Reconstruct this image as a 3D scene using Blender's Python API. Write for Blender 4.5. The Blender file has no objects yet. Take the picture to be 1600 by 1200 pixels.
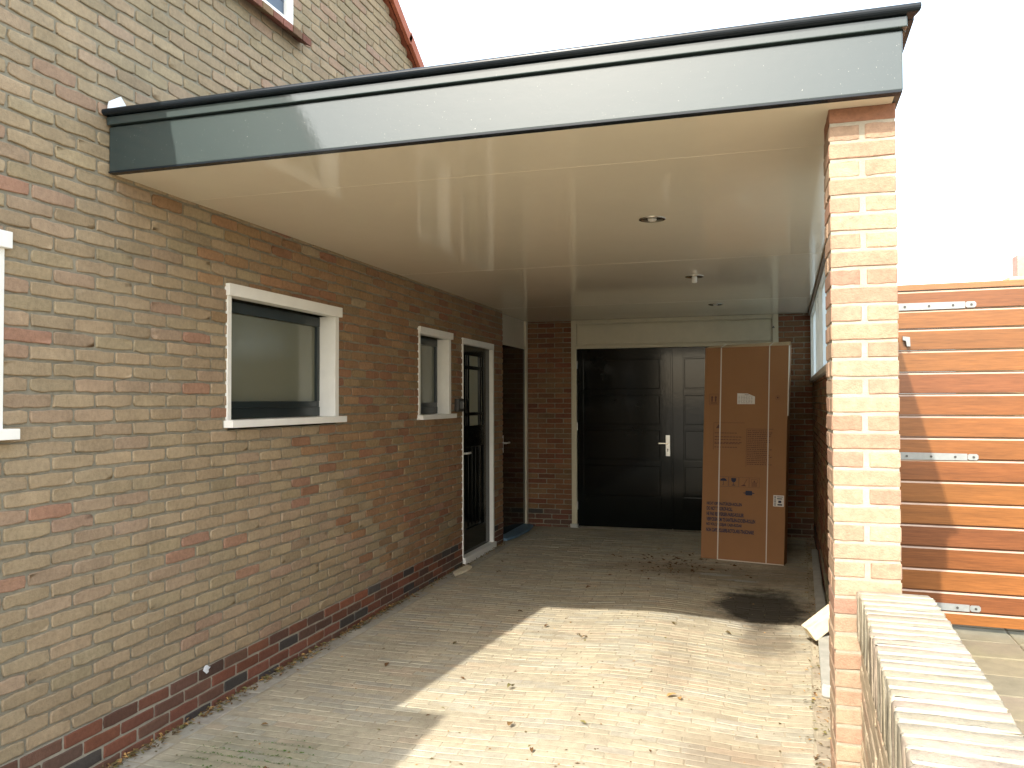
import bpy, bmesh, math, random
import numpy as np
from mathutils import Vector, Matrix
rng = np.random.default_rng(7)
random.seed(7)
S = bpy.context.scene
COL = S.collection

# ------------------------------------------------------------------ camera
F_PX, YAW, PITCH, ROLL = 1262.5, 0.2909, 0.0208, -0.0031
CAMX, CAMZ = 2.465, 1.4428
cam = bpy.data.cameras.new('camera'); cam.sensor_width = 36; cam.lens = F_PX * 36 / 1600
cam.clip_end = 2000; cam.clip_start = 0.05
co = bpy.data.objects.new('camera', cam); COL.objects.link(co)
Fv = Vector((-math.sin(YAW) * math.cos(PITCH), math.cos(YAW) * math.cos(PITCH), math.sin(PITCH)))
Rv = Vector((math.cos(YAW), math.sin(YAW), 0)); Uv = Rv.cross(Fv)
R2 = Rv * math.cos(ROLL) + Uv * math.sin(ROLL); U2 = R2.cross(Fv)
M = Matrix((R2, U2, -Fv)).transposed().to_4x4(); M.translation = Vector((CAMX, 0, CAMZ))
co.matrix_world = M
S.camera = co

# ------------------------------------------------------------------ light
SUN = Vector((0.72, 2.9, -2.352)).normalized()      # travel direction
sl = bpy.data.lights.new('sun', 'SUN'); sl.energy = 2.75; sl.angle = math.radians(0.53); sl.color = (1, 0.93, 0.82)
so = bpy.data.objects.new('sun', sl); COL.objects.link(so)
so.rotation_euler = SUN.to_track_quat('-Z', 'Y').to_euler(); so.location = (-4, -12, 12)
w = bpy.data.worlds.new('World'); S.world = w; w.use_nodes = True
nt = w.node_tree; sky = nt.nodes.new('ShaderNodeTexSky'); sky.sky_type = 'NISHITA'; sky.sun_disc = False
sky.sun_elevation = math.asin(-SUN.z); sky.sun_rotation = math.atan2(-SUN.x, -SUN.y)
sky.dust_density = 3.0; sky.air_density = 1.0; sky.ozone_density = 1.0
hz = nt.nodes.new('ShaderNodeVectorMath'); hz.operation = 'ADD'; hz.inputs[1].default_value = (3.3, 3.5, 3.35)   # thin bright high haze over the whole sky
nt.links.new(sky.outputs[0], hz.inputs[0]); nt.links.new(hz.outputs[0], nt.nodes['Background'].inputs[0]); nt.nodes['Background'].inputs[1].default_value = 0.15
S.view_settings.view_transform = 'Standard'; S.view_settings.look = 'None'
S.view_settings.exposure = 1.45; S.view_settings.gamma = 1

# ------------------------------------------------------------------ materials
def mat(name, col, rough=0.8, spec=0.5, metal=0, coat=0, coat_rough=0.05, var=0.0, vscale=20, bump=0.0, bscale=60,
        attr=False, stretch=None, var2=None, ior=1.5, trans=0, bdist=0.004, extra=None):
    m = bpy.data.materials.new(name); m.use_nodes = True
    t = m.node_tree; n = t.nodes; L = t.links; b = n['Principled BSDF']
    b.inputs['Roughness'].default_value = rough; b.inputs['Metallic'].default_value = metal
    b.inputs['Specular IOR Level'].default_value = spec; b.inputs['IOR'].default_value = ior
    b.inputs['Coat Weight'].default_value = coat; b.inputs['Coat Roughness'].default_value = coat_rough
    b.inputs['Transmission Weight'].default_value = trans
    tc = n.new('ShaderNodeTexCoord'); mp = n.new('ShaderNodeMapping'); L.new(tc.outputs['Object'], mp.inputs[0])
    if stretch: mp.inputs['Scale'].default_value = stretch
    if attr:
        a = n.new('ShaderNodeVertexColor'); a.layer_name = 'col'; src = a.outputs[0]
    else:
        a = n.new('ShaderNodeRGB'); a.outputs[0].default_value = (*col, 1); src = a.outputs[0]
    if var:
        for sc, am, det in ((vscale, var, 6), (vscale * 0.13, var * 0.7, 3)):
            no = n.new('ShaderNodeTexNoise'); no.inputs['Scale'].default_value = sc; no.inputs['Detail'].default_value = det
            no.inputs['Roughness'].default_value = 0.65
            L.new(mp.outputs[0], no.inputs['Vector'])
            r = n.new('ShaderNodeMapRange'); r.inputs[1].default_value = 0.25; r.inputs[2].default_value = 0.75
            r.inputs[3].default_value = 1 - am; r.inputs[4].default_value = 1 + am
            L.new(no.outputs[0], r.inputs[0])
            mx = n.new('ShaderNodeVectorMath'); mx.operation = 'SCALE'
            L.new(src, mx.inputs[0]); L.new(r.outputs[0], mx.inputs['Scale']); src = mx.outputs[0]
    if var2:                                     # (colour, scale, low, high, strength): blotches of another colour
        c2, sc, lo, hi, st = var2
        no = n.new('ShaderNodeTexNoise'); no.inputs['Scale'].default_value = sc; no.inputs['Detail'].default_value = 5
        L.new(tc.outputs['Object'], no.inputs['Vector'])
        r = n.new('ShaderNodeMapRange'); r.inputs[1].default_value = lo; r.inputs[2].default_value = hi; r.inputs[4].default_value = st
        L.new(no.outputs[0], r.inputs[0])
        mx = n.new('ShaderNodeMix'); mx.data_type = 'RGBA'; L.new(r.outputs[0], mx.inputs[0]); L.new(src, mx.inputs[6])
        mx.inputs[7].default_value = (*c2, 1); src = mx.outputs[2]
    if extra: src = extra(n, L, tc, src, b)
    L.new(src, b.inputs['Base Color'])
    if bump:
        no = n.new('ShaderNodeTexNoise'); no.inputs['Scale'].default_value = bscale; no.inputs['Detail'].default_value = 8
        no.inputs['Roughness'].default_value = 0.6
        L.new(mp.outputs[0], no.inputs['Vector'])
        bp = n.new('ShaderNodeBump'); bp.inputs['Strength'].default_value = bump; bp.inputs['Distance'].default_value = bdist
        L.new(no.outputs[0], bp.inputs['Height']); L.new(bp.outputs[0], b.inputs['Normal'])
        if coat: L.new(bp.outputs[0], b.inputs['Coat Normal'])
    return m

M_brick = mat('brick_clay', (1, 1, 1), 0.9, 0.25, var=0.2, vscale=55, bump=1.0, bscale=170, attr=True, bdist=0.003)
M_mortar = mat('mortar', (0.255, 0.228, 0.17), 0.95, 0.2, var=0.22, vscale=30, bump=0.8, bscale=220, bdist=0.003)
M_mortar_pale = mat('pale_mortar', (0.335, 0.30, 0.235), 0.95, 0.2, var=0.15, vscale=30, bump=0.8, bscale=220, bdist=0.003)
M_sand = mat('joint_sand', (0.30, 0.26, 0.19), 0.95, 0.1, var=0.25, vscale=12, bump=0.8, bscale=300)

def stains(n, L, tc, src, b):
    """oil, moss and dirt on the paving, each with a shape and place of its own"""
    sep = n.new('ShaderNodeSeparateXYZ'); L.new(tc.outputs['Object'], sep.inputs[0])
    wn = n.new('ShaderNodeTexNoise'); wn.inputs['Scale'].default_value = 5; wn.inputs['Detail'].default_value = 6; wn.inputs['Roughness'].default_value = 0.7
    L.new(tc.outputs['Object'], wn.inputs['Vector'])
    for (cx, cy, rx, ry, c, st, soft) in ((2.5, 5.95, 0.36, 0.62, (0.035, 0.033, 0.027), 0.93, 0.55), (2.52, 5.15, 0.22, 0.42, (0.13, 0.105, 0.075), 0.62, 0.8),
                                    (2.3, 6.9, 0.8, 0.5, (0.13, 0.095, 0.06), 0.45, 0.9), (2.05, 4.5, 0.14, 0.6, (0.22, 0.18, 0.13), 0.3, 0.8),
                                    (2.35, 3.35, 0.30, 0.35, (0.2, 0.15, 0.10), 0.45, 0.9), (2.5, 8.4, 0.5, 0.8, (0.06, 0.05, 0.035), 0.6, 0.8),
                                    (1.6, 7.1, 0.7, 0.35, (0.14, 0.10, 0.06), 0.35, 0.9), (0.6, 2.7, 0.6, 0.55, (0.13, 0.14, 0.08), 0.4, 0.9),
                                    (2.15, 6.9, 0.18, 0.06, (0.36, 0.42, 0.40), 0.5, 0.8), (2.35, 6.75, 0.16, 0.05, (0.36, 0.42, 0.40), 0.5, 0.8)):
        dist = []
        for o, cc, rr in ((0, cx, rx), (1, cy, ry)):
            a = n.new('ShaderNodeMath'); a.operation = 'SUBTRACT'; L.new(sep.outputs[o], a.inputs[0]); a.inputs[1].default_value = cc
            d = n.new('ShaderNodeMath'); d.operation = 'DIVIDE'; L.new(a.outputs[0], d.inputs[0]); d.inputs[1].default_value = rr
            p = n.new('ShaderNodeMath'); p.operation = 'MULTIPLY'; L.new(d.outputs[0], p.inputs[0]); L.new(d.outputs[0], p.inputs[1]); dist.append(p)
        s_ = n.new('ShaderNodeMath'); s_.operation = 'ADD'; L.new(dist[0].outputs[0], s_.inputs[0]); L.new(dist[1].outputs[0], s_.inputs[1])
        sq = n.new('ShaderNodeMath'); sq.operation = 'SQRT'; L.new(s_.outputs[0], sq.inputs[0])
        ad = n.new('ShaderNodeMath'); ad.operation = 'MULTIPLY_ADD'; L.new(wn.outputs[0], ad.inputs[0]); ad.inputs[1].default_value = 1.3; L.new(sq.outputs[0], ad.inputs[2])
        r = n.new('ShaderNodeMapRange'); r.interpolation_type = 'SMOOTHSTEP'; L.new(ad.outputs[0], r.inputs[0])
        r.inputs[1].default_value = 1.0 + 0.55 - soft * 0.6; r.inputs[2].default_value = 1.75; r.inputs[3].default_value = st; r.inputs[4].default_value = 0
        mx = n.new('ShaderNodeMix'); mx.data_type = 'RGBA'; L.new(r.outputs[0], mx.inputs[0]); L.new(src, mx.inputs[6]); mx.inputs[7].default_value = (*c, 1)
        src = mx.outputs[2]
    return src
M_paver = mat('paver_clay', (1, 1, 1), 0.85, 0.3, var=0.2, vscale=26, bump=0.6, bscale=120, attr=True, bdist=0.003, extra=stains)
M_jointsand = mat('paver_sand', (0.375, 0.335, 0.25), 0.95, 0.1, var=0.2, vscale=12, bump=0.8, bscale=300, extra=stains)
M_tile = mat('terrace_tile', (1, 1, 1), 0.85, 0.3, var=0.18, vscale=14, bump=0.5, bscale=140, attr=True, var2=((0.22, 0.23, 0.08), 2.2, 0.5, 0.72, 0.3))
M_asph = mat('street_ground', (0.34, 0.30, 0.23), 0.9, 0.3, var=0.15, vscale=2, bump=0.5, bscale=60)
M_white = mat('white_paint', (0.85, 0.83, 0.77), 0.35, 0.5, var=0.05, vscale=9, bump=0.05, bscale=200)
M_cream = mat('cream_ceiling_paint', (0.76, 0.68, 0.54), 0.085, 0.6, var=0.02, vscale=5, bump=0.035, bscale=5, bdist=0.01)
M_fascia = mat('green_gloss_paint', (0.026, 0.041, 0.041), 0.47, 0.27, coat=0.95, coat_rough=0.02, var=0.03, vscale=12, bump=0.10, bscale=26, bdist=0.003,
               var2=((0.5, 0.5, 0.45), 220, 0.72, 0.76, 0.7))
M_trim = mat('dark_roof_trim', (0.010, 0.014, 0.018), 0.25, 0.22, var=0.1, bump=0.05, bscale=40)
M_black = mat('black_gloss_paint', (0.004, 0.0055, 0.005), 0.08, 0.22, var=0.3, vscale=4, bump=0.10, bscale=24, bdist=0.003)
M_sash = mat('dark_green_sash', (0.012, 0.02, 0.02), 0.3, 0.5, bump=0.03)
M_blue = mat('blue_grey_sash', (0.05, 0.075, 0.11), 0.35, 0.5)
M_blind = mat('pale_blind', (0.55, 0.57, 0.44), 0.9, 0.2, var=0.12, vscale=3)
M_obscure = mat('obscured_glass', (0.16, 0.165, 0.118), 0.13, 0.6, bump=0.12, bscale=90, bdist=0.002)
M_curtain = mat('white_curtain', (0.8, 0.8, 0.78), 0.9, 0.2, var=0.05, vscale=6)
M_glass = bpy.data.materials.new('window_glass'); M_glass.use_nodes = True
_n = M_glass.node_tree.nodes; _l = M_glass.node_tree.links
_n.remove(_n['Principled BSDF']); _a = _n.new('ShaderNodeBsdfTransparent'); _a.inputs[0].default_value = (0.80, 0.86, 0.80, 1)
_b = _n.new('ShaderNodeBsdfGlossy'); _b.inputs['Roughness'].default_value = 0.01
_f = _n.new('ShaderNodeFresnel'); _f.inputs[0].default_value = 1.65; _m = _n.new('ShaderNodeMixShader')
_l.new(_f.outputs[0], _m.inputs[0]); _l.new(_a.outputs[0], _m.inputs[1]); _l.new(_b.outputs[0], _m.inputs[2])
_l.new(_m.outputs[0], _n['Material Output'].inputs[0])
M_frost = bpy.data.materials.new('frosted_pane'); M_frost.use_nodes = True
_n = M_frost.node_tree.nodes; _l = M_frost.node_tree.links
_a = _n.new('ShaderNodeBsdfTranslucent'); _a.inputs[0].default_value = (0.80, 0.86, 0.88, 1); _m = _n.new('ShaderNodeMixShader'); _m.inputs[0].default_value = 0.7
_n['Principled BSDF'].inputs['Base Color'].default_value = (0.75, 0.78, 0.78, 1); _n['Principled BSDF'].inputs['Roughness'].default_value = 0.25
_l.new(_n['Principled BSDF'].outputs[0], _m.inputs[1]); _l.new(_a.outputs[0], _m.inputs[2]); _l.new(_m.outputs[0], _n['Material Output'].inputs[0])
M_metal = mat('galvanised_steel', (0.25, 0.265, 0.26), 0.5, 0.4, metal=0.35, var=0.12, vscale=40)
M_chrome = mat('brushed_chrome', (0.6, 0.57, 0.5), 0.25, 0.5, metal=1.0)
M_alu = mat('aluminium', (0.82, 0.80, 0.76), 0.35, 0.5, metal=0.5)
M_card = mat('cardboard', (0.30, 0.155, 0.072), 0.8, 0.25, var=0.05, vscale=3, bump=0.05, bscale=90, stretch=(1, 1, 1))
M_cardtop = mat('cardboard_rim', (0.60, 0.46, 0.29), 0.85, 0.2, var=0.06)
M_ink = mat('blue_grey_ink', (0.035, 0.04, 0.07), 0.7, 0.2)
M_inkr = mat('brown_ink', (0.12, 0.06, 0.05), 0.7, 0.2)
M_paper = mat('white_sticker_paper', (0.66, 0.63, 0.58), 0.6, 0.3, var=0.04)
M_strap = mat('white_strap', (0.62, 0.58, 0.48), 0.4, 0.5)
M_wood = mat('varnished_wood', (1, 1, 1), 0.5, 0.15, coat=0.55, coat_rough=0.10, var=0.30, vscale=9, bump=0.10, bscale=60, attr=True, stretch=(1.0, 6, 18))
M_red = mat('red_roof_tile', (0.34, 0.10, 0.05), 0.7, 0.3, var=0.15, vscale=10, bump=0.2)
M_bit = mat('roof_felt', (0.09, 0.09, 0.09), 0.9, 0.2, var=0.2)
M_zinc = mat('white_flashing', (0.75, 0.77, 0.80), 0.4, 0.5, var=0.1)
M_leaf = mat('dead_leaf', (0.13, 0.07, 0.03), 0.85, 0.2, attr=True, var=0.25, vscale=60)
M_moss = mat('moss_green', (0.07, 0.14, 0.025), 0.9, 0.2, var=0.3, vscale=40)
M_timber = mat('weathered_concrete_edging', (0.42, 0.42, 0.38), 0.85, 0.3, var=0.16, vscale=14, bump=0.4, bscale=120)
M_block = mat('cream_stone', (0.74, 0.66, 0.48), 0.85, 0.3, var=0.12, vscale=18, bump=0.5, bscale=80, var2=((0.22, 0.10, 0.04), 9, 0.6, 0.75, 0.5))
M_bluestep = mat('blue_step_tile', (0.12, 0.20, 0.27), 0.6, 0.4, var=0.2, vscale=12, bump=0.2)
M_foam = mat('cream_foam', (0.55, 0.48, 0.32), 0.9, 0.2, var=0.15, bump=0.6, bscale=70)
M_yel = mat('yellow_brick_far', (0.50, 0.42, 0.24), 0.9, 0.2, var=0.2, vscale=6, bump=0.3)
M_pink = mat('pale_red_chimney', (0.42, 0.24, 0.2), 0.9, 0.2, var=0.2, vscale=6)
M_plastic = mat('dark_grey_plastic', (0.04, 0.038, 0.035), 0.4, 0.5)
M_dirt = mat('dirt', (0.09, 0.065, 0.04), 0.95, 0.1, var=0.3, vscale=30, bump=0.8)

# ------------------------------------------------------------------ object helpers
def tag(o, label=None, cat=None, group=None, kind=None):
    if label: o['label'] = label
    if cat: o['category'] = cat
    if group: o['group'] = group
    if kind: o['kind'] = kind
    return o
def empty(name, loc, label, cat, group=None, rz=0):
    o = bpy.data.objects.new(name, None); COL.objects.link(o); o.location = loc; o.rotation_euler.z = rz
    o.empty_display_size = 0.1
    return tag(o, label, cat, group)
def link(name, me, m, parent=None, smooth=False, world=True):
    """mesh given in world coordinates; parented with its world place kept"""
    me.materials.append(m)
    me.polygons.foreach_set('use_smooth', [bool(smooth)] * len(me.polygons))
    o = bpy.data.objects.new(name, me); COL.objects.link(o)
    if parent is not None:
        o.parent = parent
        if world:
            chain = Matrix.Identity(4); q = parent; ms = []
            while q is not None:
                ms.append(q.matrix_parent_inverse @ Matrix.LocRotScale(q.location, q.rotation_euler, q.scale)); q = q.parent
            for a in reversed(ms): chain = chain @ a
            o.matrix_parent_inverse = chain.inverted()
    return o
class MB:
    """collects plain and bevelled pieces in one mesh"""
    def __init__(s): s.bm = bmesh.new()
    def box(s, x0, x1, y0, y1, z0, z1, bev=0.0, seg=2, xf=None):
        b = bmesh.new(); bmesh.ops.create_cube(b, size=1)
        for v in b.verts: v.co = Vector(((x0 + x1) / 2 + v.co.x * (x1 - x0), (y0 + y1) / 2 + v.co.y * (y1 - y0), (z0 + z1) / 2 + v.co.z * (z1 - z0)))
        if bev: bmesh.ops.bevel(b, geom=list(b.edges), offset=bev, segments=seg, affect='EDGES', profile=0.6)
        s._add(b, xf); return s
    def cyl(s, c, r, h, axis='z', seg=24, r2=None, xf=None, bev=0):
        b = bmesh.new(); bmesh.ops.create_cone(b, cap_ends=True, segments=seg, radius1=r, radius2=r if r2 is None else r2, depth=h)
        if bev: bmesh.ops.bevel(b, geom=[e for e in b.edges if abs(e.verts[0].co.z - e.verts[1].co.z) < 1e-6], offset=bev, segments=2, affect='EDGES')
        R = {'z': Matrix.Identity(3), 'x': Matrix.Rotation(math.pi / 2, 3, 'Y'), 'y': Matrix.Rotation(math.pi / 2, 3, 'X')}[axis]
        for v in b.verts: v.co = R @ v.co + Vector(c)
        s._add(b, xf); return s
    def poly(s, pts, d, xf=None):
        """polygon pts extruded by vector d"""
        b = bmesh.new(); d = Vector(d)
        a = [b.verts.new(p) for p in pts]; c = [b.verts.new(Vector(p) + d) for p in pts]; n = len(a)
        b.faces.new(a); b.faces.new(c[::-1])
        for i in range(n): b.faces.new((a[i], c[i], c[(i + 1) % n], a[(i + 1) % n]))
        bmesh.ops.recalc_face_normals(b, faces=b.faces); s._add(b, xf); return s
    def quad(s, *p):
        vs = [s.bm.verts.new(q) for q in p]; s.bm.faces.new(vs); return s
    def _add(s, b, xf):
        if xf is not None: b.transform(xf)
        me = bpy.data.meshes.new('tmp'); b.to_mesh(me); b.free(); s.bm.from_mesh(me); bpy.data.meshes.remove(me)
    def build(s, name, m, parent=None, smooth=False):
        me = bpy.data.meshes.new(name); s.bm.to_mesh(me); s.bm.free(); return link(name, me, m, parent, smooth)

def np_mesh(name, V, Fq, C=None):
    me = bpy.data.meshes.new(name); V = np.asarray(V, np.float32); Fq = np.asarray(Fq, np.int32)
    me.vertices.add(len(V)); me.vertices.foreach_set('co', V.ravel())
    k = Fq.shape[1]; me.loops.add(Fq.size); me.loops.foreach_set('vertex_index', Fq.ravel())
    me.polygons.add(len(Fq)); me.polygons.foreach_set('loop_start', np.arange(0, Fq.size, k, dtype=np.int32))
    me.polygons.foreach_set('loop_total', np.full(len(Fq), k, np.int32))
    me.update(calc_edges=True); me.validate()
    if C is not None:
        a = me.color_attributes.new('col', 'FLOAT_COLOR', 'POINT')
        a.data.foreach_set('color', np.c_[np.asarray(C, np.float32), np.ones(len(C), np.float32)].ravel())
    return me

def face_bricks(rects, fmap, depth, colors, edge=0.004, jit=0.0012, rnd=0.006, tilt=0.0015, proud=0.0):
    """hand-made looking brick faces. rects (u0,u1,v0,v1); fmap maps (u,v,w) arrays to xyz; w=0 face, w=-depth joint bed"""
    e = edge
    Vs = []; Fs = []; Cs = []; base = 0
    fu = np.array([0, 0.12, 0, 0.0, 0.25, 0.5, 0.75, 1, 1, 0, 1]); 
    for (u0, u1, v0, v1), c in zip(rects, colors):
        Lu, Lv = u1 - u0, v1 - v0
        us = np.array([0, e * 0.25, e, 2.6 * e, Lu * .27, Lu * .5, Lu * .73, Lu - 2.6 * e, Lu - e, Lu - e * 0.25, Lu]) if Lu > 0.07 else np.array([0, e * 0.25, e, 2.6 * e, Lu / 2, Lu - 2.6 * e, Lu - e, Lu - e * 0.25, Lu])
        vs = np.array([0, e * 0.25, e, 2.6 * e, Lv / 2, Lv - 2.6 * e, Lv - e, Lv - e * 0.25, Lv])
        nu, nv = len(us), len(vs)
        U, Vv = np.meshgrid(us, vs, indexing='ij')
        du = np.minimum(U, Lu - U); dv = np.minimum(Vv, Lv - Vv); d = np.minimum(du, dv)
        Wd = np.where(d <= 0, -depth, np.where(d < e * 0.5, -depth * 0.30, 0.0))
        # corner rounding
        cu = np.clip(1 - du / 0.014, 0, 1); cv = np.clip(1 - dv / 0.014, 0, 1); k = cu * cv
        r = rnd * rng.uniform(0.4, 1.6, 4); su = np.sign(Lu / 2 - U); sv = np.sign(Lv / 2 - Vv)
        rr = np.where(su > 0, np.where(sv > 0, r[0], r[1]), np.where(sv > 0, r[2], r[3]))
        Uj = U + su * k * rr * 0.5; Vj = Vv + sv * k * rr * 0.5
        # ragged edges
        ju = rng.normal(0, jit, nu); jb = rng.normal(0, jit * 1.3, nu); je = rng.normal(0, jit, (2, nv))
        near = Vv < Lv / 2
        Vj = Vj + np.where(near, jb[:, None], ju[:, None]) * np.clip(1 - dv / (Lv * .5), 0, 1)
        Uj = Uj + np.where(U < Lu / 2, je[0][None, :], je[1][None, :]) * np.clip(1 - du / 0.02, 0, 1)
        Wd = Wd + np.where(d > 0, rng.normal(0, jit * 0.28, U.shape), 0)
        a, b_, o = rng.normal(0, tilt, 3)
        Wd = Wd + np.where(d > 0, a * (U / Lu - .5) + b_ * (Vv / Lv - .5) + o * 0.8 + proud, 0)
        P = fmap(u0 + Uj.ravel(), v0 + Vj.ravel(), Wd.ravel())
        idx = np.arange(nu * nv).reshape(nu, nv) + base
        Fs.append(np.stack([idx[:-1, :-1], idx[1:, :-1], idx[1:, 1:], idx[:-1, 1:]], -1).reshape(-1, 4))
        Vs.append(P); Cs.append(np.repeat([c], nu * nv, 0)); base += nu * nv
    return np.concatenate(Vs), np.concatenate(Fs), np.concatenate(Cs)

def block_bricks(blocks, colors, e=0.004, jit=0.0012, n=4, xf=None):
    """full 3-D bricks (x0,x1,y0,y1,z0,z1) with worn edges"""
    Vs = []; Fs = []; Cs = []; base = 0
    for b, c in zip(blocks, colors):
        Ls = [b[1] - b[0], b[3] - b[2], b[5] - b[4]]
        t = [np.array([0, e] + [l * f for f in (.33, .66)] * (l > 0.08) + [l - e, l]) for l in Ls]
        nx, ny, nz = map(len, t); ids = {}; V = []
        def vid(i, j, k):
            q = (i, j, k)
            if q not in ids:
                p = np.array([t[0][i], t[1][j], t[2][k]]); on = [i in (0, nx - 1), j in (0, ny - 1), k in (0, nz - 1)]
                if sum(on) >= 2:
                    s = 0.33 if sum(on) == 2 else 0.5
                    for ax in range(3):
                        if on[ax]: p[ax] += (1 if p[ax] < Ls[ax] / 2 else -1) * e * s
                p = p + rng.normal(0, jit, 3) * (1.0 if sum(on) > 1 else 0.5)
                ids[q] = len(V); V.append(p)
            return ids[q] + base
        F = []
        for i in range(nx - 1):
            for j in range(ny - 1):
                F.append((vid(i, j, 0), vid(i, j + 1, 0), vid(i + 1, j + 1, 0), vid(i + 1, j, 0)))
                F.append((vid(i, j, nz - 1), vid(i + 1, j, nz - 1), vid(i + 1, j + 1, nz - 1), vid(i, j + 1, nz - 1)))
        for i in range(nx - 1):
            for k in range(nz - 1):
                F.append((vid(i, 0, k), vid(i + 1, 0, k), vid(i + 1, 0, k + 1), vid(i, 0, k + 1)))
                F.append((vid(i, ny - 1, k), vid(i, ny - 1, k + 1), vid(i + 1, ny - 1, k + 1), vid(i + 1, ny - 1, k)))
        for j in range(ny - 1):
            for k in range(nz - 1):
                F.append((vid(0, j, k), vid(0, j, k + 1), vid(0, j + 1, k + 1), vid(0, j + 1, k)))
                F.append((vid(nx - 1, j, k), vid(nx - 1, j + 1, k), vid(nx - 1, j + 1, k + 1), vid(nx - 1, j, k + 1)))
        V = np.array(V) + np.array([b[0], b[2], b[4]])
        Vs.append(V); Fs.append(np.array(F)); Cs.append(np.repeat([c], len(V), 0)); base += len(V)
    return np.concatenate(Vs), np.concatenate(Fs), np.concatenate(Cs)

def pick(pal, wts=None, jit=0.09):
    c = np.array(pal[rng.choice(len(pal), p=wts)]); return c * (1 + rng.normal(0, jit)) * (1 + rng.normal(0, jit * 0.14, 3))

TAN = [(0.330, 0.246, 0.154), (0.318, 0.240, 0.148), (0.305, 0.236, 0.146), (0.322, 0.232, 0.152), (0.318, 0.212, 0.142), (0.310, 0.175, 0.115)]
TANW = [0.32, 0.25, 0.17, 0.17, 0.07, 0.02]
WARM = [(0.29, 0.165, 0.082), (0.28, 0.145, 0.072), (0.27, 0.175, 0.09), (0.26, 0.112, 0.060), (0.235, 0.098, 0.056)]
DARK = [(0.17, 0.07, 0.045), (0.14, 0.073, 0.05), (0.11, 0.065, 0.048), (0.07, 0.060, 0.054), (0.20, 0.08, 0.048)]
PIL = [(0.315, 0.215, 0.146), (0.31, 0.20, 0.135), (0.30, 0.182, 0.125), (0.325, 0.238, 0.162), (0.315, 0.22, 0.15)]
CP = 0.0578; BP = 0.2003; PL = 0.205

def wall_courses(z0, z1, u0f, u1f, holes, pitch=BP, course=CP, off=0.054, joint=0.0088, zbase=0.205, zclip=None):
    """running bond between u0f(z) and u1f(z), cut at the holes (u0,u1,z0,z1). returns brick rects and mortar strips"""
    rects = []; strips = []
    k = int(math.floor((z0 - zbase) / course + 1e-6))
    while zbase + k * course < z1 - 0.005:
        a = max(zbase + k * course, z0); b = min(zbase + (k + 1) * course, z1); zc = (a + b) / 2
        iv = [(u0f(zc), u1f(zc))]
        if iv[0][1] - iv[0][0] < 0.03: k += 1; continue
        for h in holes:
            if h[2] < zc < h[3]:
                nv = []
                for (p, q) in iv:
                    if h[1] <= p or h[0] >= q: nv.append((p, q)); continue
                    if h[0] > p + 0.01: nv.append((p, h[0]))
                    if h[1] < q - 0.01: nv.append((h[1], q))
                iv = nv
        sh = off + (pitch / 2 if k % 2 else 0)
        for (p, q) in iv:
            strips.append((p, q, a, b))
            i = math.floor((p - sh) / pitch) - 1; cuts = [p]
            while sh + i * pitch < q:
                u = sh + i * pitch
                if p + 0.035 < u < q - 0.035: cuts.append(u)
                i += 1
            cuts.append(q)
            for m_ in range(len(cuts) - 1):
                jj = joint * rng.uniform(0.75, 1.25); jv = joint * rng.uniform(0.8, 1.2)
                uA = cuts[m_] + (jj / 2 if m_ else 0.001); uB = cuts[m_ + 1] - (jj / 2 if m_ < len(cuts) - 2 else 0.001)
                rects.append((uA, uB, a + jv / 2, b - jv / 2))
        k += 1
    return rects, strips

def mortar_boxes(strips, fmap, depth, thick):
    V = []; F = []; b = 0
    for (p, q, a, c) in strips:
        u = np.array([p, q, q, p, p, q, q, p]); v = np.array([a, a, c, c, a, a, c, c]); w_ = np.array([-depth] * 4 + [-thick] * 4)
        V.append(fmap(u, v, w_))
        F += [(b, b + 1, b + 2, b + 3), (b + 4, b + 7, b + 6, b + 5), (b, b + 4, b + 5, b + 1), (b + 1, b + 5, b + 6, b + 2), (b + 2, b + 6, b + 7, b + 3), (b + 3, b + 7, b + 4, b)]
        b += 8
    return np.concatenate(V), np.array(F)

def brick_wall(name, parent, rects, strips, fmap, colors, depth=0.009, thick=0.1, m=None, **kw):
    V, Fq, C = face_bricks(rects, fmap, depth, colors, **kw)
    V2, F2 = mortar_boxes(strips, fmap, depth * 0.8, thick)
    me = np_mesh(name, np.concatenate([V, V2]), np.concatenate([Fq, F2 + len(V)]), np.concatenate([C, np.full((len(V2), 3), 0.3)]))
    me.materials.append(M_brick); 
    o = link(name, me, m or M_mortar, parent)
    mi = np.zeros(len(me.polygons), np.int32); mi[len(Fq):] = 1; me.polygons.foreach_set('material_index', mi)
    sm = np.ones(len(me.polygons), bool); sm[len(Fq):] = False; me.polygons.foreach_set('use_smooth', sm)
    return o

# ================================================================== the ground
def gz(x, y):
    """slight camber of the worn paving"""
    x = np.asarray(x, float); y = np.asarray(y, float)
    env = np.clip((y - 2.0) / 2.0, 0, 1) * np.clip((7.4 - y) / 1.5, 0, 1)
    return env * (0.031 * np.exp(-((x - 1.78) / 0.40) ** 2) - 0.014 * np.exp(-((x - 2.5) / 0.2) ** 2) + 0.0015 * np.sin(x * 5 + y * 2.1)) - 0.002

g = MB(); g.quad((-400, -400, -0.03), (400, -400, -0.03), (400, 400, -0.03), (-400, 400, -0.03))
tag(g.build('ground', M_asph), kind='structure')

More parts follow.
